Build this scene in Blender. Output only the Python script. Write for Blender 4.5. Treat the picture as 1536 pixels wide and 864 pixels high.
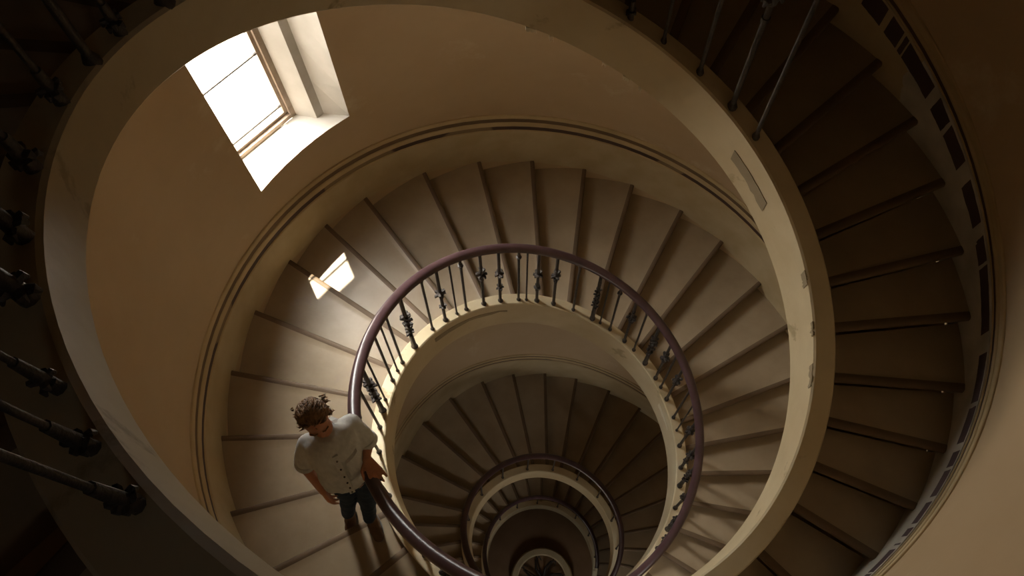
import bpy, bmesh, math, random
from mathutils import Vector, Matrix
from math import pi, sin, cos, radians as R
random.seed(7)
for o in list(bpy.data.objects): bpy.data.objects.remove(o)
S = bpy.context.scene
COL = S.collection

# ------------------------------------------------------------------ camera, world, sun, exposure
F_PX, PITCH, ROLL = 1184.9, 1.1698, -0.0362
CAM = Vector((-0.292, -0.946, 0.0))
cam = bpy.data.objects.new('camera', bpy.data.cameras.new('camera')); COL.objects.link(cam)
cam.data.sensor_width = 36.0; cam.data.lens = F_PX/1536*36; cam.data.clip_start = 0.02
fw = Vector((0, cos(PITCH), -sin(PITCH))); up0 = Vector((0, sin(PITCH), cos(PITCH))); rt0 = Vector((1, 0, 0))
rt = cos(ROLL)*rt0 + sin(ROLL)*up0; up = -sin(ROLL)*rt0 + cos(ROLL)*up0
m = Matrix((rt, up, -fw)).transposed().to_4x4(); m.translation = CAM
cam.matrix_world = m
S.camera = cam
S.view_settings.view_transform = 'Standard'; S.view_settings.look = 'None'
S.view_settings.gamma = 1; S.view_settings.use_curve_mapping = False
S.view_settings.exposure = 0.0
w = bpy.data.worlds.new('sky'); S.world = w; w.use_nodes = True
bg = w.node_tree.nodes['Background']; tcw = w.node_tree.nodes.new('ShaderNodeTexCoord'); sx = w.node_tree.nodes.new('ShaderNodeSeparateXYZ'); rw = w.node_tree.nodes.new('ShaderNodeValToRGB')
w.node_tree.links.new(tcw.outputs['Generated'], sx.inputs[0]); w.node_tree.links.new(sx.outputs[2], rw.inputs[0]); 
vd = w.node_tree.nodes.new('ShaderNodeVectorMath'); vd.operation = 'DOT_PRODUCT'; vd.inputs[1].default_value = (-.38, .92, 0); w.node_tree.links.new(tcw.outputs['Generated'], vd.inputs[0])
mr = w.node_tree.nodes.new('ShaderNodeMapRange'); mr.inputs[1].default_value = .25; mr.inputs[2].default_value = .8; mr.inputs[3].default_value = .38; mr.inputs[4].default_value = 2.2; w.node_tree.links.new(vd.outputs['Value'], mr.inputs[0])   # sky brighter round the sun's azimuth
vm = w.node_tree.nodes.new('ShaderNodeVectorMath'); vm.operation = 'SCALE'; w.node_tree.links.new(rw.outputs[0], vm.inputs[0]); w.node_tree.links.new(mr.outputs[0], vm.inputs['Scale']); w.node_tree.links.new(vm.outputs[0], bg.inputs[0])
rw.color_ramp.elements[0].position = 0.0; rw.color_ramp.elements[0].color = (.17, .15, .13, 1)       # sunlit ground outside
rw.color_ramp.elements[1].position = 0.05; rw.color_ramp.elements[1].color = (.15, .145, .135, 1)      # hazy horizon
e = rw.color_ramp.elements.new(.34); e.color = (.26, .25, .235, 1)
e = rw.color_ramp.elements.new(.62); e.color = (1.0, .95, .92, 1)                                  # bright sky overhead
w.node_tree.nodes['Background'].inputs[1].default_value = 62.0
sun = bpy.data.objects.new('sun', bpy.data.lights.new('sun', 'SUN')); COL.objects.link(sun)
sun.data.energy = 22; sun.data.angle = R(0.5); sun.data.color = (1, .93, .8)
sd = Vector((.105, -.254, -1.0)).normalized()
sun.rotation_euler = sd.to_track_quat('-Z', 'Y').to_euler(); sun.location = (-2, 3, 6)

# ------------------------------------------------------------------ helpers
def tag(o, label=None, cat=None, group=None, kind=None):
    if label: o['label'] = label
    if cat: o['category'] = cat
    if group: o['group'] = group
    if kind: o['kind'] = kind
    return o
def empty(name, loc=(0, 0, 0), label=None, cat=None, group=None):
    o = bpy.data.objects.new(name, None); COL.objects.link(o); o.location = loc
    o.empty_display_size = .1
    return tag(o, label, cat, group)
def mesh(name, verts, faces, mat, parent=None, smooth=False, mats=None, midx=None, uvs=None, autos=None):
    me = bpy.data.meshes.new(name); me.from_pydata([tuple(v) for v in verts], [], faces)
    if mats:
        for q in mats: me.materials.append(q)
    else: me.materials.append(mat)
    if midx:
        for p, i in zip(me.polygons, midx): p.material_index = i
    if uvs:
        ul = me.uv_layers.new(name='UVMap')
        for lp in me.loops: ul.data[lp.index].uv = uvs[lp.vertex_index]
    bm = bmesh.new(); bm.from_mesh(me); bmesh.ops.recalc_face_normals(bm, faces=bm.faces); bm.to_mesh(me); bm.free()
    if smooth:
        for p in me.polygons: p.use_smooth = True
    if autos is not None:
        for p in me.polygons: p.use_smooth = True
        me.set_sharp_from_angle(angle=R(autos))
    me.update()
    o = bpy.data.objects.new(name, me); COL.objects.link(o)
    if parent: o.parent = parent; o.matrix_parent_inverse = Matrix.Translation(-parent.location)
    return o
class MB:
    def __init__(s): s.v = []; s.f = []
    def add(s, vs, fs):
        b = len(s.v); s.v += [Vector(q) for q in vs]; s.f += [tuple(i+b for i in f) for f in fs]
    def loft(s, rings, cap=True, close=False):
        n = len(rings[0]); b = len(s.v)
        for r in rings: s.v += [Vector(q) for q in r]
        m = len(rings)
        for i in range(m if close else m-1):
            for j in range(n):
                a = b+i*n+j; a2 = b+i*n+(j+1) % n; c = b+((i+1) % m)*n+j; c2 = b+((i+1) % m)*n+(j+1) % n
                s.f.append((a, a2, c2, c))
        if cap and not close:
            s.f.append(tuple(b+j for j in range(n))[::-1]); s.f.append(tuple(b+(m-1)*n+j for j in range(n)))
    def tube(s, pts, rad, n=8, cap=True):
        pts = [Vector(p) for p in pts]; rings = []
        if not hasattr(rad, '__len__'): rad = [rad]*len(pts)
        prev = None
        for i, p in enumerate(pts):
            t = (pts[min(i+1, len(pts)-1)]-pts[max(i-1, 0)]).normalized()
            if prev is None:
                a = Vector((0, 0, 1)) if abs(t.z) < .9 else Vector((1, 0, 0)); u = t.cross(a).normalized()
            else: u = (prev-t*prev.dot(t)).normalized()
            prev = u; q = t.cross(u)
            rings.append([p+(u*cos(2*pi*k/n)+q*sin(2*pi*k/n))*rad[i] for k in range(n)])
        s.loft(rings, cap)
    def box(s, c, x, y, z):
        c = Vector(c); x = Vector(x)/2; y = Vector(y)/2; z = Vector(z)/2
        vs = [c+sx*x+sy*y+sz*z for sz in (-1, 1) for sy in (-1, 1) for sx in (-1, 1)]
        s.add(vs, [(0, 1, 3, 2), (4, 6, 7, 5), (0, 4, 5, 1), (2, 3, 7, 6), (0, 2, 6, 4), (1, 5, 7, 3)])
    def ball(s, c, r, n=8, m=6, mat=None):
        c = Vector(c); rr = r if hasattr(r, '__len__') else (r, r, r)
        M = mat or Matrix.Identity(3); rings = []
        for i in range(1, m):
            ph = pi*i/m
            rings.append([c+M @ Vector((rr[0]*sin(ph)*cos(2*pi*k/n), rr[1]*sin(ph)*sin(2*pi*k/n), rr[2]*cos(ph))) for k in range(n)])
        b = len(s.v); s.loft(rings, cap=False)
        t = len(s.v); s.v += [c+M @ Vector((0, 0, rr[2])), c-M @ Vector((0, 0, rr[2]))]
        for k in range(n):
            s.f.append((t, b+k, b+(k+1) % n)); s.f.append((t+1, b+(m-2)*n+(k+1) % n, b+(m-2)*n+k))
    def make(s, name, mat, parent=None, **k): return mesh(name, s.v, s.f, mat, parent, **k)

# ------------------------------------------------------------------ materials
def newmat(name):
    m = bpy.data.materials.new(name); m.use_nodes = True
    nt = m.node_tree; return m, nt, nt.nodes['Principled BSDF']
def noisy(name, c1, c2, scale=3, rough=.8, bump=.1, detail=6, c3=None, s3=1.0, t3=(.55, .62), spec=.3, r2=None, bscale=None, stretch=None):
    m, nt, p = newmat(name); N = nt.nodes; L = nt.links
    tc = N.new('ShaderNodeTexCoord'); src = tc.outputs['Object']
    if stretch:
        mp = N.new('ShaderNodeMapping'); mp.inputs['Scale'].default_value = stretch; L.new(src, mp.inputs[0]); src = mp.outputs[0]
    n1 = N.new('ShaderNodeTexNoise'); n1.inputs['Scale'].default_value = scale; n1.inputs['Detail'].default_value = detail; n1.inputs['Roughness'].default_value = .6
    L.new(src, n1.inputs[0])
    r = N.new('ShaderNodeValToRGB'); r.color_ramp.elements[0].position = .32; r.color_ramp.elements[1].position = .68
    r.color_ramp.elements[0].color = (*c1, 1); r.color_ramp.elements[1].color = (*c2, 1); L.new(n1.outputs[0], r.inputs[0])
    out = r.outputs[0]
    if c3:
        n3 = N.new('ShaderNodeTexNoise'); n3.inputs['Scale'].default_value = s3; n3.inputs['Detail'].default_value = 8; n3.inputs['Roughness'].default_value = .65; L.new(src, n3.inputs[0])
        r3 = N.new('ShaderNodeValToRGB'); r3.color_ramp.elements[0].position = t3[0]; r3.color_ramp.elements[1].position = t3[1]; L.new(n3.outputs[0], r3.inputs[0])
        mx = N.new('ShaderNodeMixRGB'); L.new(r3.outputs[0], mx.inputs[0]); L.new(out, mx.inputs[1]); mx.inputs[2].default_value = (*c3, 1); out = mx.outputs[0]
    L.new(out, p.inputs['Base Color']); p.inputs['Roughness'].default_value = rough; p.inputs['Specular IOR Level'].default_value = spec
    if r2 is not None:
        mr = N.new('ShaderNodeMapRange'); mr.inputs[3].default_value = rough; mr.inputs[4].default_value = r2; L.new(n1.outputs[0], mr.inputs[0]); L.new(mr.outputs[0], p.inputs['Roughness'])
    if bump:
        nb = N.new('ShaderNodeTexNoise'); nb.inputs['Scale'].default_value = bscale or scale*6; nb.inputs['Detail'].default_value = 8; L.new(src, nb.inputs[0])
        b = N.new('ShaderNodeBump'); b.inputs['Strength'].default_value = bump; b.inputs['Distance'].default_value = .02; L.new(nb.outputs[0], b.inputs['Height']); L.new(b.outputs[0], p.inputs['Normal'])
    return m
M = {}
M['plaster'] = noisy('wall_plaster', (.48, .35, .205), (.54, .405, .25), 1.3, .62, .08, c3=(.62, .52, .35), s3=1.7, t3=(.60, .72), spec=.35)
M['face'] = noisy('stringer_plaster', (.56, .45, .27), (.66, .56, .37), 2.5, .6, .12, c3=(.42, .33, .19), s3=3.1, t3=(.62, .66), spec=.35)
M['skirt'] = noisy('skirting_plaster', (.44, .34, .18), (.54, .43, .25), 2.2, .65, .08)
M['riser'] = noisy('shade_toned_riser', (.115, .075, .042), (.165, .11, .065), 4, .6, .05)  # stone darkened in colour to stand in for shade at the step edges
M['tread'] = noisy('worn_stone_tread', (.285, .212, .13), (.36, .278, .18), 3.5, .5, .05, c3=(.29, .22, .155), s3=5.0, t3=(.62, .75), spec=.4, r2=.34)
M['trim'] = noisy('moulding_paint', (.46, .35, .19), (.56, .43, .25), 4, .6, .06)
M['groove'] = noisy('moulding_dark_paint', (.10, .055, .035), (.14, .08, .05), 4, .7, .05)
M['rail'] = noisy('dark_varnished_rail', (.055, .028, .03), (.09, .05, .052), 8, .28, .03, spec=.6)
M['iron'] = noisy('wrought_iron', (.035, .03, .026), (.075, .06, .05), 30, .5, .2, spec=.5); M['iron'].node_tree.nodes['Principled BSDF'].inputs['Metallic'].default_value = .35
M['reveal'] = noisy('window_reveal_paint', (.42, .38, .32), (.50, .46, .40), 4, .7, .08)
M['frame'] = noisy('window_frame_wood', (.22, .16, .11), (.32, .24, .17), 14, .5, .05)
M['floor'] = noisy('ground_floor_stone', (.20, .12, .06), (.26, .16, .09), 2, .6, .05)
M['curb'] = noisy('floor_curb_stone', (.50, .40, .24), (.60, .49, .30), 5, .7, .1)
def glassmat():
    m, nt, p = newmat('window_glass'); N = nt.nodes; L = nt.links; N.remove(p)
    t = N.new('ShaderNodeBsdfTransparent'); t.inputs[0].default_value = (.97, .985, .98, 1); g = N.new('ShaderNodeBsdfGlossy'); g.inputs['Roughness'].default_value = .02
    mx = N.new('ShaderNodeMixShader'); mx.inputs[0].default_value = .04
    L.new(t.outputs[0], mx.inputs[1]); L.new(g.outputs[0], mx.inputs[2]); L.new(mx.outputs[0], N['Material Output'].inputs[0])
    return m
M['glass'] = glassmat()

# ------------------------------------------------------------------ the helix: plan radii and heights every 60 degrees, going down
T_RI = [1.061, 1.05, 1.042, 1.014, 0.954, 0.935, 0.976, 0.997, 1.038, 1.081, 1.048, 0.986, 0.911, 0.879, 0.822, 0.762, 0.76, 0.797, 0.813, 0.822, 0.829, 0.834, 0.848, 0.865, 0.874]
T_RO = [2.318, 2.273, 2.176, 2.011, 1.744, 1.57, 1.341, 1.595, 2.032, 2.33, 2.351, 2.216, 2.158, 2.019, 1.742, 1.931, 1.98, 2.156, 2.303, 2.4, 2.466, 2.509, 2.539, 2.558, 2.571]
T_Z = [-0.103, -0.662, -1.221, -1.786, -2.354, -2.921, -3.486, -4.051, -4.62, -5.197, -5.786, -6.388, -7.001, -7.623, -8.25, -8.881, -9.513, -10.146, -10.78, -11.414, -12.048, -12.683, -13.317, -13.951, -14.585]
T_TH = [0.124, 0.118, 0.161, 0.233, 0.283, 0.312, 0.333, 0.353, 0.373, 0.397, 0.414, 0.419, 0.419, 0.42, 0.421, 0.422, 0.423, 0.423, 0.424, 0.425, 0.425, 0.425, 0.426, 0.426, 0.426]
T_CX = [-0.005, 0.004, -0.025, -0.047, -0.063, -0.064, -0.044, -0.019, -0.033, -0.036, -0.032, -0.023, -0.023, -0.006, 0.022, 0.037, 0.032, 0.039, 0.037, 0.034, 0.033, 0.032, 0.029, 0.029, 0.025]
T_CY = [0.017, 0.017, 0.071, 0.039, 0.005, 0.01, 0.055, 0.086, 0.122, 0.149, 0.143, 0.112, 0.065, -0.001, -0.061, -0.104, -0.118, -0.105, -0.092, -0.082, -0.076, -0.071, -0.063, -0.054, -0.048]
T_MH = [0.286, 0.281, 0.272, 0.258, 0.244, 0.157, 0.171, 0.24, 0.326, 0.447, 0.525, 0.521, 0.53, 0.544, 0.565, 0.585, 0.568, 0.537, 0.513, 0.493, 0.478, 0.465, 0.455, 0.447, 0.441]
def hv(T, a):                      # a in degrees
    u = (300-a)/60; n = len(T); i = max(0, min(n-2, int(math.floor(u)))); t = u-i
    p0, p1, p2, p3 = T[max(i-1, 0)], T[i], T[i+1], T[min(i+2, n-1)]
    return .5*(2*p1+(p2-p0)*t+(2*p0-5*p1+4*p2-p3)*t*t+(3*p1-p0-3*p2+p3)*t**3)
A_TOP, A_BOT, FLOOR_Z, ROOF_Z = 300, -1096, -14.2, 2.3
def Z(a): return hv(T_Z, a)
def P(a, r, z):                    # r measured from the (slightly wandering) axis of the stair
    return Vector((hv(T_CX, a)+r*cos(R(a)), hv(T_CY, a)+r*sin(R(a)), z))
RI = lambda a: hv(T_RI, a)
RO = lambda a: hv(T_RO, a)
TREAD_OFF = -.03
CURB_W = .085

# ------------------------------------------------------------------ outer wall, windows cut into it
# windows: first is seen, the rest are unseen, added for light; (alpha range of the turn below, sill z, head z)
WINS = [(-236.9, -218.2, -4.155, -2.13), (-454, -436, -6.25, -5.1), (-818, -793, -10.6, -8.9), (270, 281, .68, 1.2), (-1177, -1163, -13.1, -12.1)]
al = sorted(set([a for a in range(-1460, A_TOP+1, 3)]+[a for wn in WINS for a in wn[:2]]), reverse=True)
al = [a for a in al if not any(0 < abs(a-b) < .9 and a not in wn[:2] for wn in WINS for b in wn[:2])]
def wall_nodes(a):                 # list of (z, point) from the stair at angle a up to the turn above
    lo = (max(Z(a), FLOOR_Z) if a >= A_BOT else FLOOR_Z)
    ac = max(a, A_BOT); p0 = P(ac, RO(ac), 0); p0 = Vector((hv(T_CX, ac)+RO(ac)*cos(R(a)), hv(T_CY, ac)+RO(ac)*sin(R(a)), 0))
    if a+360 <= A_TOP:
        b = a+360; hi = Z(b); p1 = P(b, RO(b), 0)
    else: hi = ROOF_Z; p1 = p0
    def f(z):
        zb = lo+(hv(T_MH, a)+.1 if a >= A_BOT else 0); t = 0 if hi <= zb else max(0, min(1, (z-zb)/(hi-zb))); q = p0.lerp(p1, t); return Vector((q.x, q.y, z))
    return lo-.05, hi, f
def build_wall():
    V = []; Fc = []
    for a, b in zip(al[:-1], al[1:]):
        la, ha, fa = wall_nodes(a); lb, hb, fb = wall_nodes(b)
        if ha-la < .02 or hb-lb < .02: continue
        hole = [wn for wn in WINS if wn[0]-.01 <= b and a <= wn[1]+.01]
        def seg(t0a, t1a, t0b, t1b, n):
            base = len(V)
            for k in range(n+1):
                t = k/n; V.append(fa(t0a+(t1a-t0a)*t)); V.append(fb(t0b+(t1b-t0b)*t))
            for k in range(n): Fc.append((base+2*k, base+2*k+1, base+2*k+3, base+2*k+2))
        ka = min(ha-.01, la+.15+hv(T_MH, a)) if a >= A_BOT else la+.01; kb = min(hb-.01, lb+.15+hv(T_MH, b)) if b >= A_BOT else lb+.01
        seg(la, ka, lb, kb, 1)
        if hole:
            _, _, zb, zt = hole[0]; seg(ka, zb, kb, zb, 2); seg(zt, ha, zt, hb, 2)
        else: seg(ka, ha, kb, hb, 6)
    bm = bmesh.new(); vs = [bm.verts.new(v) for v in V]
    for f in Fc: bm.faces.new([vs[i] for i in f])
    bmesh.ops.remove_doubles(bm, verts=bm.verts, dist=.0008)
    me = bpy.data.meshes.new('wall_outer'); bm.to_mesh(me); bm.free(); me.materials.append(M['plaster'])
    for p in me.polygons: p.use_smooth = True
    o = bpy.data.objects.new('wall_outer', me); COL.objects.link(o); o['kind'] = 'structure'
build_wall()
def add_leak_panel():                 # unseen panel added to stop sky light leaking where the spiral ends
    b = MB(); n = Vector((-sin(R(-60)), cos(R(-60)), 0))
    def q(r, z): p = P(300, r, z); return [p-n*.06, p+n*.06]
    lo = Z(300)-.3
    A = q(1.2, lo)+q(1.2, ROOF_Z+.1)[::-1]; B = q(2.5, lo)+q(2.5, ROOF_Z+.1)[::-1]
    b.loft([A, B]); o = b.make('light_leak_panel', M['plaster']); o['kind'] = 'structure'
add_leak_panel()
def disc(name, z, r, mat, n=72, r0=0, th=.1):
    b = MB(); v = []; 
    for zz in (z, z-th):
        v.append([(r*cos(2*pi*k/n), r*sin(2*pi*k/n), zz) for k in range(n)])
    b.loft(v); o = b.make(name, mat); o['kind'] = 'structure'; return o
disc('floor', FLOOR_Z, 2.75, M['floor'])
M['dark_ceiling'] = noisy('low_bounce_ceiling', (.16, .11, .07), (.22, .15, .09), 6, .8, .05)
disc('ceiling', ROOF_Z+.1, 2.6, M['dark_ceiling'])  # unseen ceiling added to shut out the sky, dark to limit bounced light

def window(idx, spec, profile, right_first=True):
    a0, a1, zb, zt = spec           # a1 > a0 ; seen from inside the high angle is on the left
    root = empty('window_%d' % idx); root['kind'] = 'structure'
    def wp(a, z): return wall_nodes(a)[2](z)
    Rb = wp(a0, zb); Lb = wp(a1, zb)
    t = (Rb-Lb); t.z = 0; wdt = t.length; t.normalize(); n = Vector((-t.y, t.x, 0))
    if n.dot(Vector((Rb.x, Rb.y, 0))) < 0: n = -n
    # jamb profile on the right side and plain left side, as (t from right edge, outwards n)
    prof = profile or [(0, 0), (-.03, .27)]
    left = [(-wdt, 0), (-wdt-.0, .27)] 
    def pt(tt, nn, z): q = Rb+t*tt+n*nn; return Vector((q.x, q.y, z))
    b = MB()
    # right jamb
    def strip(pl, front_a):
        for (p, q) in zip(pl[:-1], pl[1:]):
            rows = []
            for k in range(7):
                z = zb+(zt-zb)*k/6
                def pp(c):
                    if c[1] == 0: return wp(front_a, z)
                    return pt(c[0], c[1], z)
                rows.append((pp(p), pp(q)))
            base = len(b.v)
            for r in rows: b.v += [r[0], r[1]]
            for k in range(6): b.f.append((base+2*k, base+2*k+1, base+2*k+3, base+2*k+2))
    strip(prof, a0); strip(left, a1)
    # sill and head follow the curved wall edge
    for z in (zb, zt):
        front = [wp(a, z) for a in sorted([a for a in al if a0 <= a <= a1])]
        back = [pt(c[0], c[1], z) for c in left[::-1][:-1]+[]]
        poly = front+[pt(left[-1][0], left[-1][1], z)]+[pt(c[0], c[1], z) for c in prof[::-1][:-1]]
        base = len(b.v); b.v += poly; b.f.append(tuple(range(base, base+len(poly))))
    o = b.make('window_reveal', M['reveal'], root)
    # wooden frame with two stepped mouldings, glass, glazing bars
    x1 = prof[-1][0]; x0 = left[-1][0]; d = prof[-1][1]
    fb = MB()
    for (inset, wd, dn, dep) in ((0, .035, .0, .05), (.028, .03, .025, .05)):
        for (c, ln, vert) in ((x1-inset-wd/2, zt-zb, 1), (x0+inset+wd/2, zt-zb, 1)):
            q = pt(c, d+dn+dep/2, (zb+zt)/2); fb.box(q, t*wd, n*dep, (0, 0, ln))
        for zz in (zb+inset+wd/2, zt-inset-wd/2):
            q = pt((x0+x1)/2, d+dn+dep/2+.001, zz); fb.box(q, t*(x1-x0-2*inset), n*(dep-.002), (0, 0, wd))
    fb.make('window_frame', M['frame'], root)
    g = MB(); g.box(pt((x0+x1)/2, d+.065, (zb+zt)/2), t*(x1-x0-.1), n*.004, (0, 0, zt-zb-.1)); g.make('window_glass', M['glass'], root)
    gb = MB()
    for k in (.06, .30, .62) if idx == 1 else (.5,):
        z = zb+(zt-zb)*k; gb.tube([pt(x0+.05, d+.035, z), pt(x1-.05, d+.035, z)], .009, 8)
    gb.make('glazing_bar', M['iron'], root)
    # daylight portal: guides the sky's own light through this opening
    L = bpy.data.lights.new('portal', 'AREA'); L.shape = 'RECTANGLE'; L.size = x1-x0; L.size_y = zt-zb; L.cycles.is_portal = True
    po = bpy.data.objects.new('daylight_portal', L); COL.objects.link(po); c = pt((x0+x1)/2, d+.12, (zb+zt)/2)
    X = t; Zd = n; Y = Zd.cross(X)
    mm = Matrix((X, Y, Zd)).transposed().to_4x4(); mm.translation = c; po.matrix_world = mm
    return root
window(1, WINS[0], [(0, 0), (-.095, .136), (-.148, .141), (-.216, .262)])
for i, wn in enumerate(WINS[1:]): window(i+2, wn, None)  # unseen openings added to carry daylight up and down the shaft

# ------------------------------------------------------------------ wall moulding and skirting (trim) along the stair
def sweep(name, prof, amin, amax, rf, zf, mats, midx=None, parent=None, step=3, kind=None, closed=True, smooth=30):
    b = MB(); rings = []; angs = []; a = amax
    while a > amin-.01: angs.append(a); a -= step
    for a in angs: rings.append([P(a, rf(a)+dr, zf(a)+dz) for dr, dz in prof])
    n = len(prof); b.v = [q for r in rings for q in r]; mi = []
    for i in range(len(rings)-1):
        for j in range(n if closed else n-1):
            k = (j+1) % n; b.f.append((i*n+j, i*n+k, (i+1)*n+k, (i+1)*n+j)); mi.append(midx[j] if midx else 0)
    if closed:
        b.f.append(tuple(range(n))); b.f.append(tuple(range((len(rings)-1)*n, len(rings)*n))[::-1]); mi += [0, 0]
    o = mesh(name, b.v, b.f, None, parent, mats=mats, midx=mi, autos=smooth)
    if kind: o['kind'] = kind
    return o
mould = [(.03, .09), (-.010, .088), (-.015, .08), (-.015, .055), (-.006, .052), (-.006, .0), (-.012, -.004), (-.017, -.02), (-.013, -.045), (-.004, -.048), (-.004, -.10), (-.010, -.104), (-.010, -.12), (.03, -.12)]
mm_i = [0, 0, 0, 0, 1, 0, 0, 0, 0, 2, 0, 0, 0, 0]
def broken_paint():                 # dark paint surviving in stretches along the groove
    m, nt, p = newmat('moulding_worn_paint'); N = nt.nodes; L = nt.links
    tc = N.new('ShaderNodeTexCoord'); n1 = N.new('ShaderNodeTexNoise'); n1.inputs['Scale'].default_value = .9; n1.inputs['Detail'].default_value = 2; L.new(tc.outputs['Object'], n1.inputs[0])
    r = N.new('ShaderNodeValToRGB'); r.color_ramp.elements[0].position = .42; r.color_ramp.elements[1].position = .43
    r.color_ramp.elements[0].color = (.24, .17, .09, 1); r.color_ramp.elements[1].color = (.07, .038, .026, 1)
    L.new(n1.outputs[0], r.inputs[0]); L.new(r.outputs[0], p.inputs['Base Color']); p.inputs['Roughness'].default_value = .7
    return m
M['worn'] = broken_paint()
M['groove_mid'] = noisy('moulding_groove_dark', (.13, .085, .045), (.18, .12, .065), 3, .7, .05)  # upper groove coloured darker than the rest of the moulding
sweep('trim_3', [(a_*.6, b_*.42) for a_, b_ in mould], -104, A_TOP, RO, lambda a: Z(a)+hv(T_MH, a), [M['trim'], M['skirt'], M['worn']], mm_i, kind='structure')
sweep('trim_1', mould, A_BOT, -103, RO, lambda a: Z(a)+hv(T_MH, a), [M['trim'], M['groove_mid'], M['worn']], mm_i, kind='structure')
# skirting below the moulding: projects a little from the wall; chipped to dark patches on the upper flight
def skirt_mat():
    m, nt, p = newmat('chipped_skirting'); N = nt.nodes; L = nt.links
    uv = N.new('ShaderNodeUVMap'); uv.uv_map = 'UVMap'; sp = N.new('ShaderNodeSeparateXYZ'); L.new(uv.outputs[0], sp.inputs[0])
    base = N.new('ShaderNodeTexNoise'); base.inputs['Scale'].default_value = 5; base.inputs['Detail'].default_value = 7
    tc = N.new('ShaderNodeTexCoord'); L.new(tc.outputs['Object'], base.inputs[0])
    r = N.new('ShaderNodeValToRGB'); r.color_ramp.elements[0].position = .35; r.color_ramp.elements[1].position = .65
    r.color_ramp.elements[0].color = (.46, .36, .20, 1); r.color_ramp.elements[1].color = (.54, .44, .27, 1); L.new(base.outputs[0], r.inputs[0])
    # grey stripped plaster on the worn stretch  (u = angle/60, v = fraction of skirting height)
    def math_(op, a, b=None, c=None):
        q = N.new('ShaderNodeMath'); q.operation = op
        for i, x in enumerate((a, b, c)):
            if x is None: continue
            if isinstance(x, (int, float)): q.inputs[i].default_value = x
            else: L.new(x, q.inputs[i])
        return q.outputs[0]
    u, v = sp.outputs[0], sp.outputs[1]
    nz = N.new('ShaderNodeTexNoise'); nz.inputs['Scale'].default_value = 7; nz.inputs['Detail'].default_value = 8; L.new(tc.outputs['Object'], nz.inputs[0])
    jit = math_('MULTIPLY', math_('SUBTRACT', nz.outputs[0], .5), .16)
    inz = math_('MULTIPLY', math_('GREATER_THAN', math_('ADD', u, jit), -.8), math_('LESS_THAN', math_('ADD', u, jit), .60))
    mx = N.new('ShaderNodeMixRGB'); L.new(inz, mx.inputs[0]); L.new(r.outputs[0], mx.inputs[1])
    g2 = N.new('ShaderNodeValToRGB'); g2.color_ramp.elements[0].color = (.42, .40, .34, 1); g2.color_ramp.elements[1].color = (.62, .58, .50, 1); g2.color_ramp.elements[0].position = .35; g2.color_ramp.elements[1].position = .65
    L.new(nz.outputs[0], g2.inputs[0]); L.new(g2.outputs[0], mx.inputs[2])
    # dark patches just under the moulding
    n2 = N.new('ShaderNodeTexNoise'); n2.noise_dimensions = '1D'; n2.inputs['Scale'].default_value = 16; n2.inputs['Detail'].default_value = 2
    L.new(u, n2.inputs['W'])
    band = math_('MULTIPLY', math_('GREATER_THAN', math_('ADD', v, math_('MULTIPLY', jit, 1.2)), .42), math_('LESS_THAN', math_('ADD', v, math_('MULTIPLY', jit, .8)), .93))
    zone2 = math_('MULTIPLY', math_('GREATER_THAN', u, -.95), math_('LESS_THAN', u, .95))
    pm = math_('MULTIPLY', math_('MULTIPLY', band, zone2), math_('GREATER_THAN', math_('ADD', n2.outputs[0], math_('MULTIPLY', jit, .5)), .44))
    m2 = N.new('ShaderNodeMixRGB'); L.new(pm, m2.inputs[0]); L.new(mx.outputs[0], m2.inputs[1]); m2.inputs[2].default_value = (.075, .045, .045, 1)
    L.new(m2.outputs[0], p.inputs['Base Color']); p.inputs['Roughness'].default_value = .65
    bp = N.new('ShaderNodeBump'); bp.inputs['Strength'].default_value = .25; bp.inputs['Distance'].default_value = .02; L.new(nz.outputs[0], bp.inputs['Height']); L.new(bp.outputs[0], p.inputs['Normal'])
    return m
M['skirting'] = skirt_mat()
def skirting():
    V = []; Fc = []; uv = []; a = A_TOP; i = 0
    lv = [0, .2, .4, .6, .8, 1]
    while a >= A_BOT:
        h = hv(T_MH, a)-.048-.062*max(0, min(1, (-90-a)/12))
        for t in lv: V.append(P(a, RO(a)-.012, Z(a)-.22+(h+.22)*t)); uv.append((a/60, ((h+.22)*t-.22)/h))
        V.append(P(a, RO(a)+.03, Z(a)+h)); uv.append((a/60, 1))
        V.append(P(a, RO(a)+.03, Z(a)-.22)); uv.append((a/60, -.5))
        if i:
            b = (i-1)*8; c = i*8
            for j in range(7): Fc.append((b+j, b+j+1, c+j+1, c+j))
        i += 1; a -= 2
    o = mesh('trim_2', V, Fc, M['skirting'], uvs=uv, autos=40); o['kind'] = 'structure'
skirting()

# ------------------------------------------------------------------ staircase: steps, stringer, soffit
def even(a, b, n): return [a+(b-a)*i/n for i in range(1, n)]
NOS = [300, 291, 282, 273, 264, 256, 248.5, 242.5, 236.5, 230.5]
NOS += even(230.5, 48.5, 19)+[48.5, 39.5, 30.5, 21.5, 12, 3, -7, -16, -25.5, -35]
NOS += even(-35, -155, 10)+[-155, -167, -180.5, -192.5, -204.5, -216, -225.8, -235, -247.5, -258.5, -269, -279.5, -289.5, -300.5, -310.5, -321.5, -331.5, -341.5, -351.5, -361, -371.5]
NOS += even(-371.5, -554.5, 17)+[-554.5, -568.5, -582.5, -595.5, -608.5, -620, -631.5, -643, -655.5, -668]
a = -668
while a > A_BOT+8: a -= 11.2; NOS.append(a)
NOS = sorted(set(NOS), reverse=True)
stair = empty('staircase', (0, 0, FLOOR_Z), 'worn stone spiral staircase winding down around an open round well', 'staircase')
rest = MB(); rest_i = []
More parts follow.
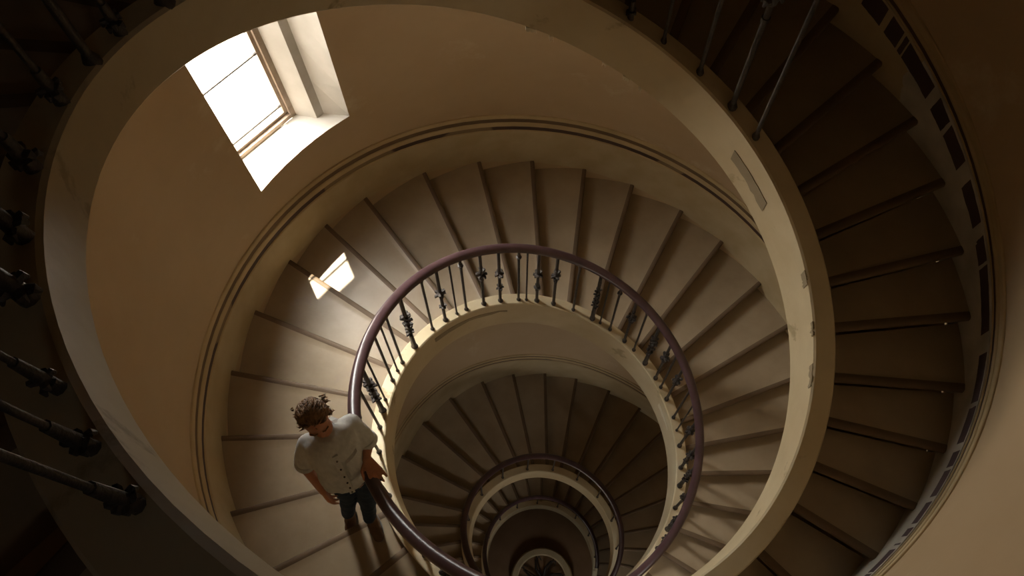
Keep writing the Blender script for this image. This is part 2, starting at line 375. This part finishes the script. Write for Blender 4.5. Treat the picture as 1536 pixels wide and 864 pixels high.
def step_geo(k):
    a0 = NOS[k]; a1 = NOS[k-1] if k else a0+9; a2 = NOS[k+1] if k+1 < len(NOS) else a0-11
    z = Z(a0)+TREAD_OFF; H = z-(Z(a2)+TREAD_OFF)+(.03 if a0 < 60 else .002)
    V = []; Fc = []
    prof = [(.034, -H), (.034, -.05), (.024, -.046), (.020, -.034), (.004, -.030), (-.002, -.016), (.000, -.004), (.006, .003), (.024, .003), (.032, 0)]
    nt = 5
    def edge(inner):
        pts = []
        for (u, dz) in prof:
            rr = RI(a0) if inner else RO(a0); th = a0+math.degrees(u/rr)
            r = (RI(th)+CURB_W-.01) if inner else RO(th)+.02
            pts.append(P(th, r, z+dz))
        for i in range(1, nt+1):
            th = a0+(a1-a0+.6)*i/nt; r = (RI(th)+CURB_W-.01) if inner else RO(th)+.02; pts.append(P(th, r, z))
        th = a1+.6; r = (RI(th)+CURB_W-.01) if inner else RO(th)+.02; pts.append(P(th, r, z-H))
        return pts
    A = edge(True); B = edge(False); n = len(A); V = A+B
    for j in range(n): Fc.append((j, (j+1) % n, n+(j+1) % n, n+j))
    Fc.append(tuple(range(n))[::-1]); Fc.append(tuple(range(n, 2*n)))
    return V, Fc, [1 if j < 9 else 0 for j in range(n)]+[0, 0]  # riser and nosing faces get the tone with step shade painted in
def hidden(a0): az = a0 % 360; return 245 < az < 298
cnt = 0
for k in range(len(NOS)):
    V, Fc, mi = step_geo(k)
    if NOS[k] < 246 and not hidden(NOS[k]) and cnt < 100:
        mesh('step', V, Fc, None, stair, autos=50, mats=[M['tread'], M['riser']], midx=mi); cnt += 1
    else: rest.add(V, Fc); rest_i += mi
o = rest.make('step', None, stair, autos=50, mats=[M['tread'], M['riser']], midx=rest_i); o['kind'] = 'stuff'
st_prof = [(0.0, -.006), (.006, 0), (CURB_W, 0), (CURB_W, -.1)]
def stringer():
    rings = []; a = A_TOP
    while a >= A_BOT:
        T = hv(T_TH, a); r = RI(a); z = Z(a)
        rings.append([P(a, r+dr, z+dz) for dr, dz in [(0, -.008), (.008, 0), (CURB_W-.006, 0), (CURB_W, -.006), (CURB_W, -T+.01), (.012, -T), (0, -T+.012)]])
        a -= 2.5
    b = MB(); b.loft(rings); b.make('stringer', M['face'], stair, autos=35)
    rings = []; a = A_TOP
    while a >= A_BOT:
        T = hv(T_TH, a); z = Z(a); q0 = RI(a)+CURB_W-.005; q1 = RO(a)+.01
        rings.append([P(a, q0, z-T+.03), P(a, q1, z-T+.03), P(a, q1, z-T), P(a, q0, z-T)])
        a -= 3
    b = MB(); b.loft(rings); b.make('soffit', M['plaster'], stair, autos=35)
stringer()
M['patch'] = noisy('bare_plaster_patch', (.30, .24, .15), (.36, .29, .19), 6, .8, .15)
M['patch_light'] = noisy('pale_plaster_patch', (.70, .62, .46), (.76, .68, .52), 6, .8, .15)
def patch(a0, a1, f0, f1, mat, taper=.0):      # shallow repair patches on the face of the stringer
    b = MB(); rows = []; n = 10; rnd = random.Random(int(a0))
    for k in range(n+1):
        a = a0+(a1-a0)*k/n; T = hv(T_TH, a); r = RI(a); j = rnd.uniform(-.012, .012); tp = taper*k/n
        zt = Z(a)-T*(f0+tp)+j*.3; zb = Z(a)-T*(f1-tp)+j
        rows.append([P(a, r+.004, zt), P(a, r-.0025, zt), P(a, r-.0025, zb), P(a, r+.004, zb)])
    b.loft(rows); b.make('plaster_patch', mat, stair)
patch(47, 34, .40, .60, M['patch']); patch(-222, -254, .22, .40, M['patch'], .06); patch(-330, -341, .3, .5, M['patch_light'], .08)
patch(16, 13, .02, .16, M['patch']); patch(-4, -9, .02, .12, M['patch']); patch(5, 2, .02, .10, M['patch'])
for a, da in ((99, 2.2), (94, 1.0), (77, 1.6), (82, 1), (73, .8)): patch(a, a-da, .955, 1.02, M['patch_light'])

# ------------------------------------------------------------------ railing
railing = empty('railing', P(-230, RI(-230), Z(-230)), 'dark iron balusters under a dark varnished handrail lining the stairwell', 'railing')
HR = .955
def handrail(a0, a1):
    rings = []; a = a0; w, h = .029, .022
    prof = [(-w, -h*.6), (-w*1.02, h*.2), (-w*.8, h*.8), (-w*.35, h*1.15), (w*.35, h*1.15), (w*.8, h*.8), (w*1.02, h*.2), (w, -h*.6), (w*.55, -h), (-w*.55, -h)]
    while a >= a1-.01: rings.append([P(a, RI(a)-.009+dr, Z(a)+HR+dz) for dr, dz in prof]); a -= 2
    b = MB(); b.loft(rings); return b.make('handrail', M['rail'], railing, autos=40)
handrail(300, 42); handrail(-96, A_BOT+6)
def knob(b, c, s=1.0, n=7, ax=Vector((0, 0, 1))):      # a cluster of curled leaves around the rod
    b.ball(c, (.016*s, .016*s, .02*s), 8, 5)
    for k in range(n):
        th = 2*pi*k/n+random.uniform(-.3, .3); d = Vector((cos(th), sin(th), 0)); L = random.uniform(.024, .034)*s; zz = random.uniform(-.012, .016)*s
        p0 = c+Vector((0, 0, zz)); b.tube([p0, p0+d*L*.45+Vector((0, 0, .010*s)), p0+d*L*.85+Vector((0, 0, .012*s)), p0+d*L+Vector((0, 0, -.004*s))], [.007*s, .0115*s, .010*s, .004*s], 6)
def baluster(a, kind, s=1.0):
    base = P(a, RI(a)+(.035 if a < 150 else .02), Z(a)-.004); top = P(a, RI(a)-.005, Z(a)+HR-.02)
    b = MB(); d = top-base; at = lambda t: base+d*t
    rod = {'thin': .0065, 'plain': .0085, 'collar': .009, 'one': .011, 'two': .011, 'big': .013, 'low': .0055}[kind]*s
    b.tube([base, top], rod, 8)
    b.tube([base, base+Vector((0, 0, .006)), base+Vector((0, 0, .018)), base+Vector((0, 0, .03))], [rod*1.9, rod*1.9, rod*1.5, rod*1.05], 10)
    if kind in ('collar',):
        b.ball(at(.86), (.02, .02, .008), 8, 5); b.ball(at(.89), (.013, .013, .012), 8, 5)
    if kind == 'plain': b.ball(at(.93), (.013, .013, .016), 8, 5)
    if kind == 'one': knob(b, at(.60), 1.15*s); b.tube([at(.5), at(.52)], .015*s, 8); b.tube([at(.72), at(.73)], .015*s, 8)
    if kind == 'two':
        knob(b, at(.55), 1.15*s); knob(b, at(.30), .85*s)
    if kind == 'big':
        for t in (.30, .38, .47, .56, .64): knob(b, at(t), random.uniform(.75, 1.1)*s, 6)
        b.tube([at(.0), at(.3)], [.018*s, .014*s], 8)
    if kind == 'low':
        knob(b, at(.035), .62*s, 7); b.tube([at(.0), at(.1)], [.012*s, .008*s], 8)
    b.make('baluster', M['iron'], railing, autos=50)
BAL = [(-365, 'big'), (-358, 'two'), (-349.5, 'one'), (-343.5, 'thin'), (-338.5, 'plain'), (-331, 'one'), (-326, 'plain'), (-322, 'one'), (-315, 'big'), (-308.5, 'plain'), (-303.5, 'one'), (-296.5, 'collar'), (-292, 'thin'), (-288.5, 'big'),
       (-280.5, 'plain'), (-272.5, 'one'), (-266, 'two'), (-262, 'thin'), (-259, 'collar'), (-252, 'two'), (-245.5, 'one'), (-238.5, 'collar'), (-234.5, 'thin'), (-229.5, 'two'), (-223.5, 'plain'), (-214, 'big'), (-206.5, 'plain'), (-203, 'thin'),
       (-199, 'plain'), (-191.5, 'thin'), (-187.5, 'big'), (-181.5, 'plain'), (-173, 'collar'), (-158, 'one'), (-148, 'big'), (-137, 'plain'), (-126, 'two'), (-113, 'plain'), (-374, 'one'), (-383, 'big'), (-392, 'one'), (-402, 'plain'),
       (77.5, 'low'), (61, 'plain'), (52, 'one'), (44.5, 'plain'), (70, 'thin'), (173, 'low'), (179.5, 'plain'), (187.5, 'low'), (198, 'low'), (207, 'low'), (214, 'low'), (223, 'low'), (228.5, 'low'), (233.5, 'low'), 
       (88, 'plain'), (98, 'low'), (109, 'plain'), (120, 'one'), (131, 'plain'), (142, 'low'), (153, 'plain'), (164, 'one')]
for a, kd in BAL: baluster(a, kd, (1.15 if a < 222 else .75) if a > 150 else 1)
n0 = len(BAL); lower = MB()
low = list(range(-415, -1088, -22))
for a in low: baluster(a, 'plain')

# ------------------------------------------------------------------ ground floor: round curb with iron rosette
ctr = Vector((.03, -.30, FLOOR_Z))
b = MB(); n = 48; rings = []
for k in range(n):
    th = 2*pi*k/n; rings.append([ctr+Vector((cos(th)*r, sin(th)*r, z)) for r, z in ((.40, -.02), (.40, .10), (.415, .12), (.50, .12), (.52, .10), (.52, -.02))])
b.loft(rings, close=True); ros = empty('floor_basin', ctr, 'round pale stone curb with a dark iron rosette at the foot of the stairwell', 'stone basin')
b.make('stone_curb', M['curb'], ros, autos=40)
b = MB()
for k in range(8):
    th = 2*pi*k/8+.2; d = Vector((cos(th), sin(th), 0)); e = Vector((-sin(th), cos(th), 0))
    b.tube([ctr+d*.05+Vector((0, 0, .06)), ctr+d*.2+e*.05+Vector((0, 0, .09)), ctr+d*.34+e*.02+Vector((0, 0, .08)), ctr+d*.38-e*.05+Vector((0, 0, .07)), ctr+d*.31-e*.07+Vector((0, 0, .06))], [.014, .02, .016, .012, .008], 6)
    b.tube([ctr+d*.05+Vector((0, 0, .06)), ctr+d*.40+Vector((0, 0, .06))], .009, 6)
b.ball(ctr+Vector((0, 0, .07)), (.06, .06, .04), 12, 6); b.make('iron_rosette', M['iron'], ros)

#PERSON
# ------------------------------------------------------------------ person on the middle flight
def blob(name, mb, voxel, mat, parent, smooth=6, disp=0, dscale=.08):
    me = bpy.data.meshes.new(name); me.from_pydata([tuple(v) for v in mb.v], [], mb.f)
    bm = bmesh.new(); bm.from_mesh(me); bmesh.ops.recalc_face_normals(bm, faces=bm.faces); bm.to_mesh(me); bm.free()
    t = bpy.data.objects.new('tmp', me); COL.objects.link(t)
    r = t.modifiers.new('r', 'REMESH'); r.mode = 'VOXEL'; r.voxel_size = voxel
    if smooth: q = t.modifiers.new('s', 'SMOOTH'); q.factor = .5; q.iterations = smooth
    if disp:
        tx = bpy.data.textures.new(name+'_folds', 'CLOUDS'); tx.noise_scale = dscale; tx.noise_depth = 3
        d = t.modifiers.new('d', 'DISPLACE'); d.texture = tx; d.strength = disp; d.texture_coords = 'GLOBAL'
    bpy.context.view_layer.update(); dg = bpy.context.evaluated_depsgraph_get()
    out = bpy.data.meshes.new_from_object(t.evaluated_get(dg)); out.name = name
    bpy.data.objects.remove(t); out.materials.clear(); out.materials.append(mat)
    for p in out.polygons: p.use_smooth = True
    o = bpy.data.objects.new(name, out); COL.objects.link(o)
    if parent: o.parent = parent; o.matrix_parent_inverse = Matrix.Translation(-parent.location)
    return o
def cap(mb, a, b, r0, r1, n=12):
    a = Vector(a); b = Vector(b); mb.tube([a, a.lerp(b, .5), b], [r0, (r0+r1)/2, r1], n); mb.ball(a, r0*1.0, n, 8); mb.ball(b, r1*1.0, n, 8)
M['skin'] = noisy('skin', (.46, .20, .115), (.56, .27, .16), 12, .5, .03, spec=.4)
M['hair'] = noisy('brown_hair', (.06, .028, .012), (.30, .16, .06), 40, .45, .2, spec=.5)
M['shirt'] = noisy('grey_linen', (.52, .53, .53), (.64, .65, .64), 22, .85, .15, stretch=(3, 3, .6))
M['jeans'] = noisy('dark_denim', (.010, .022, .04), (.02, .04, .07), 40, .8, .1)
M['boot'] = noisy('brown_suede', (.13, .075, .045), (.18, .11, .065), 20, .8, .1)
M['button'] = noisy('shirt_button', (.12, .11, .10), (.16, .15, .14), 20, .4, 0)
Fw = Vector((.40, -.917, 0)).normalized(); Rt = Vector((-.917, -.40, 0)).normalized()   # her facing, her right
UPV = Vector((0, 0, 1))
zR = Z(-167)+TREAD_OFF; zL = Z(-155)+TREAD_OFF
person = empty('person', (-1.15, -.42, zR), 'person in grey short sleeved shirt and dark jeans looking down, one hand on handrail', 'person')
hip = Vector((-1.062, -.292, -3.70)); neck = Vector((-1.062, -.215, -3.125))
shR = Vector((-1.150, -.243, -3.20)); shL = Vector((-.980, -.167, -3.20))
elR = Vector((-1.217, -.287, -3.44)); haR = Vector((-1.172, -.372, -3.60))
elL = Vector((-.935, -.205, -3.375)); haL = Vector((-.938, -.300, -3.385))
hipR = hip+Rt*.058; hipL = hip-Rt*.058
knR = Vector((-1.158, -.335, -4.08)); anR = Vector((-1.232, -.362, zR+.10))
knL = Vector((-1.050, -.345, -4.02)); anL = Vector((-1.092, -.402, zL+.10))
body = MB()
# head, tilted forward and down
fN = (Fw*.95+UPV*-.30).normalized(); hU = (UPV*.95+Fw*.30).normalized(); hR = Rt
Mh = Matrix((hR, fN, hU)).transposed()
hc = Vector((-1.073, -.190, -2.985))
H = lambda x, y, z: hc+Mh @ Vector((x*.84, y*.84, z*.84))
body.ball(hc, (.053, .064, .066), 18, 14, Mh)
body.ball(H(0, .022, -.045), (.042, .042, .047), 16, 12, Mh)
body.ball(H(0, .050, -.085), (.026, .022, .018), 12, 8, Mh)          # chin
for sx in (-1, 1):
    body.ball(H(sx*.063, -.004, -.022), (.009, .018, .027), 10, 8, Mh) # ear
    body.ball(H(sx*.030, .052, -.036), (.020, .018, .018), 10, 8, Mh)  # cheek
    body.ball(H(sx*.026, .066, .008), (.022, .012, .008), 10, 8, Mh)   # brow ridge
body.tube([H(0, .070, .002), H(0, .082, -.018), H(0, .092, -.036), H(0, .078, -.046)], [.007, .009, .013, .010], 8)
body.ball(H(0, .074, -.062), (.018, .009, .006), 10, 6, Mh)           # lips
body.ball(H(0, .070, -.070), (.015, .009, .005), 10, 6, Mh)
cap(body, H(0, -.015, -.05), neck+Vector((0, 0, -.03)), .036, .042)
# trunk under the clothes, arms, legs
cap(body, neck+Vector((0, 0, -.06)), hip, .062, .068)
cap(body, shR-UPV*.02, shL-UPV*.02, .030, .030); cap(body, shR-UPV*.02, elR, .030, .028); cap(body, elR, haR, .029, .019)
cap(body, shL-UPV*.02, elL, .030, .028); cap(body, elL, haL+Vector((0, .028, .012)), .029, .018)
cap(body, hipR, knR, .050, .036); cap(body, knR, anR, .036, .024); cap(body, hipL, knL, .050, .036); cap(body, knL, anL, .036, .024)
def hand(c, fd, side, dn, curl, s=.85):      # c wrist, fd finger direction, side = towards thumb, dn = palm normal (towards the held thing)
    fd = fd.normalized(); side = (side-fd*side.dot(fd)).normalized(); dn = fd.cross(side)*(1 if fd.cross(side).dot(dn) > 0 else -1)
    for k in (-1, -.33, .33, 1): cap(body, c+side*.010*k*s, c+fd*.075*s+side*.027*k*s, .013*s, .011*s, 8)
    for k, L in ((1, .9), (.35, 1.0), (-.32, .94), (-1, .74)):
        p = c+fd*.078*s+side*.030*k*s; d = (fd+side*.10*k).normalized(); seg = (.034*L*s, .024*L*s, .018*L*s); r = (.0092*s, .0082*s, .0074*s, .0062*s); ang = 0
        for i in range(3):
            ang += curl[i]; dd = d*cos(ang)+dn*sin(ang); q = p+dd*seg[i]; cap(body, p, q, r[i], r[i+1], 8); p = q
    p = c+fd*.018*s+side*.022*s; d = (side*.75+fd*.6+dn*.15).normalized()
    q = p+d*.034*s; cap(body, p, q, .012*s, .0095*s, 8); d = (fd*.85+side*.3+dn*.4).normalized(); q2 = q+d*.026*s; cap(body, q, q2, .0095*s, .0085*s, 8); cap(body, q2, q2+(d+dn*.3).normalized()*.02*s, .0085*s, .0065*s, 8)
hand(haL+Vector((0, .02, .012)), Vector((.55, -.85, -.05)), Vector((-.8, -.5, 0)), Vector((0, 0, -1)), (.25, .55, .5), .9)
hand(haR, Vector((.12, -.25, -.95)), Fw, -Rt, (.3, .4, .35), .85)
blob('body', body, .0045, M['skin'], person, 3)
# face details: closed eyes and brows
b = MB()
for sx in (-1, 1):
    b.tube([H(sx*.014, .073, -.006), H(sx*.026, .0745, -.010), H(sx*.038, .067, -.006)], .0022, 6)
    b.tube([H(sx*.012, .078, .012), H(sx*.027, .079, .018), H(sx*.043, .066, .012)], .0032, 6)
b.make('eyebrows', M['hair'], person)
# hair: a mass over the crown and back, loosely tied, with loose strands
h = MB(); h.ball(H(0, -.014, .020), (.055, .062, .054), 20, 14, Mh); h.ball(H(0, -.05, -.02), (.046, .036, .046), 14, 10, Mh)
rnd = random.Random(3)
for k in range(420):
    th = rnd.uniform(0, 2*pi); ph = rnd.uniform(0, 1.62); 
    n = Vector((sin(ph)*cos(th), sin(ph)*sin(th), cos(ph)))
    if n.y > .55 and n.z < .55: continue
    p = Vector((n.x*.065, n.y*.072-.014, n.z*.063+.02)); tan = Vector((n.x*.6+rnd.uniform(-.5, .5), -.8+rnd.uniform(-.4, .4), -.5+rnd.uniform(-.5, .5))); tan -= n*tan.dot(n); tan.normalize()
    L = rnd.uniform(.03, .052); pts = [H(*(p+tan*L*t+n*(.001+.006*sin(pi*t)*rnd.uniform(.2, 1.2)-.012*t*t))) for t in (0, .33, .66, 1)]
    h.tube(pts, [.0028, .0042, .0036, .0012], 5)
for k in range(46):                # wispy ends round the sides and nape
    sx = rnd.choice((-1, 1)); y = rnd.uniform(-.08, .035); p = Vector((sx*rnd.uniform(.055, .073), y, rnd.uniform(-.03, .02)))
    h.tube([H(*p), H(p.x*1.12, p.y, p.z-.025), H(p.x*1.18+rnd.uniform(-.01, .012), p.y+rnd.uniform(-.02, .01), p.z-.055)], [.0035, .003, .001], 5)
h.make('hair', M['hair'], person, smooth=True)
# shirt
sh = MB(); ax = [(-3.112, .044, .044), (-3.138, .086, .058), (-3.170, .108, .070), (-3.24, .112, .078), (-3.32, .108, .082), (-3.40, .108, .084), (-3.48, .112, .086), (-3.55, .117, .088), (-3.575, .116, .088)]
rings = []
for z, rx, ry in ax:
    t = (z+3.112)/(-.463); c = Vector((-1.062, -.212, z)).lerp(Vector((-1.075, -.288, z)), t)+Fw*(.012+.015*math.sin(t*pi))
    rings.append([c+Rt*rx*cos(2*pi*k/28)+Fw*ry*sin(2*pi*k/28)*(1.1 if sin(2*pi*k/28) > 0 else .9)+Vector((0, 0, -.018*t*cos(4*pi*k/28) if t > .9 else 0)) for k in range(28)])
shirt_rings = rings
sh.loft(rings)
cap(sh, shR+Vector((0, 0, -.006)), shR.lerp(elR, .80), .043, .043); cap(sh, shL+Vector((0, 0, -.006)), shL.lerp(elL, .87), .043, .043)
cap(sh, shR, neck+Vector((0, 0, -.03)), .040, .036); cap(sh, shL, neck+Vector((0, 0, -.03)), .040, .036)
shirt = blob('shirt', sh, .008, M['shirt'], person, 5, .022, .07)
for s_, e_, t in ((shR, elR, .86), (shL, elL, .93)):      # turned-up cuffs
    b = MB(); d = (e_-s_).normalized(); c = s_.lerp(e_, t); b.tube([c-d*.018, c-d*.012, c+d*.012, c+d*.016], [.042, .045, .0465, .043], 18); b.make('cuff', M['shirt'], shirt, smooth=True)
# placket, buttons, pocket, collar follow the front of the shirt
def front(t, u, off=.006):          # t down the shirt 0..1, u sideways in metres
    i = t*(len(ax)-1); k = min(int(i), len(ax)-2); fr = i-k
    z, rx, ry = [ax[k][q]*(1-fr)+ax[k+1][q]*fr for q in range(3)]
    tt = (z+3.112)/(-.463); c = Vector((-1.062, -.212, z)).lerp(Vector((-1.075, -.288, z)), tt)+Fw*(.012+.015*math.sin(tt*pi))
    y = ry*1.1*math.sqrt(max(0, 1-(u/rx)**2)); return c+Rt*u+Fw*(y+off)
b = MB(); rows = []
for k in range(9):
    t = .22+.70*k/8; rows.append([front(t, -.012, .008), front(t, .012, .008), front(t, .012, -.006), front(t, -.012, -.006)])
b.loft(rows); b.make('placket', M['shirt'], shirt)
for k in range(6): b = MB(); b.ball(front(.28+.11*k, 0, .012), .0045, 8, 5); b.make('button', M['button'], shirt)

b = MB(); rows = []
for k in range(5):
    t = .36+.2*k/4; rows.append([front(t, -.088+.06*j/4, .012) for j in range(5)]+[front(t, -.088+.06*j/4, -.004) for j in (4, 3, 2, 1, 0)])
b.loft(rows); b.make('pocket', M['shirt'], shirt)
b = MB()
for sx in (-1, 1):                 # collar leaves, standing open at the throat
    a0 = neck+Vector((0, 0, -.004)); pts_o = []; 
    for k in range(7):
        th = pi/2-sx*(.35+2.2*k/6); dirv = Rt*cos(th)*1.0+Fw*sin(th)
        pts_o.append((a0+dirv*.048+Vector((0, 0, .012-.022*(1-k/6))), a0+dirv*(.078-.006*k/6)+Vector((0, 0, -.035-.03*(1-k/6)))))
    rows = [[p, q, q+Vector((0, 0, -.005)), p+Vector((0, 0, -.005))] for p, q in pts_o]
    b.loft(rows)
b.make('collar', M['shirt'], shirt)
# jeans
j = MB(); cap(j, hipR+UPV*.05, hipL+UPV*.05, .066, .066); cap(j, hip+UPV*.05, hip+UPV*.14, .080, .075); cap(j, hipR, knR, .055, .044); cap(j, knR, anR-UPV*.01, .046, .036); cap(j, hipL, knL, .055, .044); cap(j, knL, anL-UPV*.01, .046, .036)
blob('jeans', j, .009, M['jeans'], person, 4, .012, .05)
def boot(an, z, d):
    b = MB(); d = d.normalized(); sd = Vector((-d.y, d.x, 0))
    cap(b, Vector((an.x, an.y, z+.085)), Vector((an.x, an.y, z+.045))-d*.006, .034, .034)
    for t, r in ((-.02, .034), (.03, .036), (.07, .036), (.105, .030)): b.ball(Vector((an.x, an.y, z+.030))+d*t, (r, r, .032 if t < .08 else .026), 12, 8)
    o = blob('boot', b, .006, M['boot'], person, 4)
    s = MB(); rr = []
    for zz in (z+.001, z+.012): rr.append([Vector((an.x, an.y, zz))+d*(.04+.093*cos(2*pi*k/20))+sd*.037*sin(2*pi*k/20) for k in range(20)])
    s.loft(rr); s.make('boot_sole', M['button'], o)
boot(anR, zR, Fw+Vector((-.3, 0, 0))); boot(anL, zL, Fw)
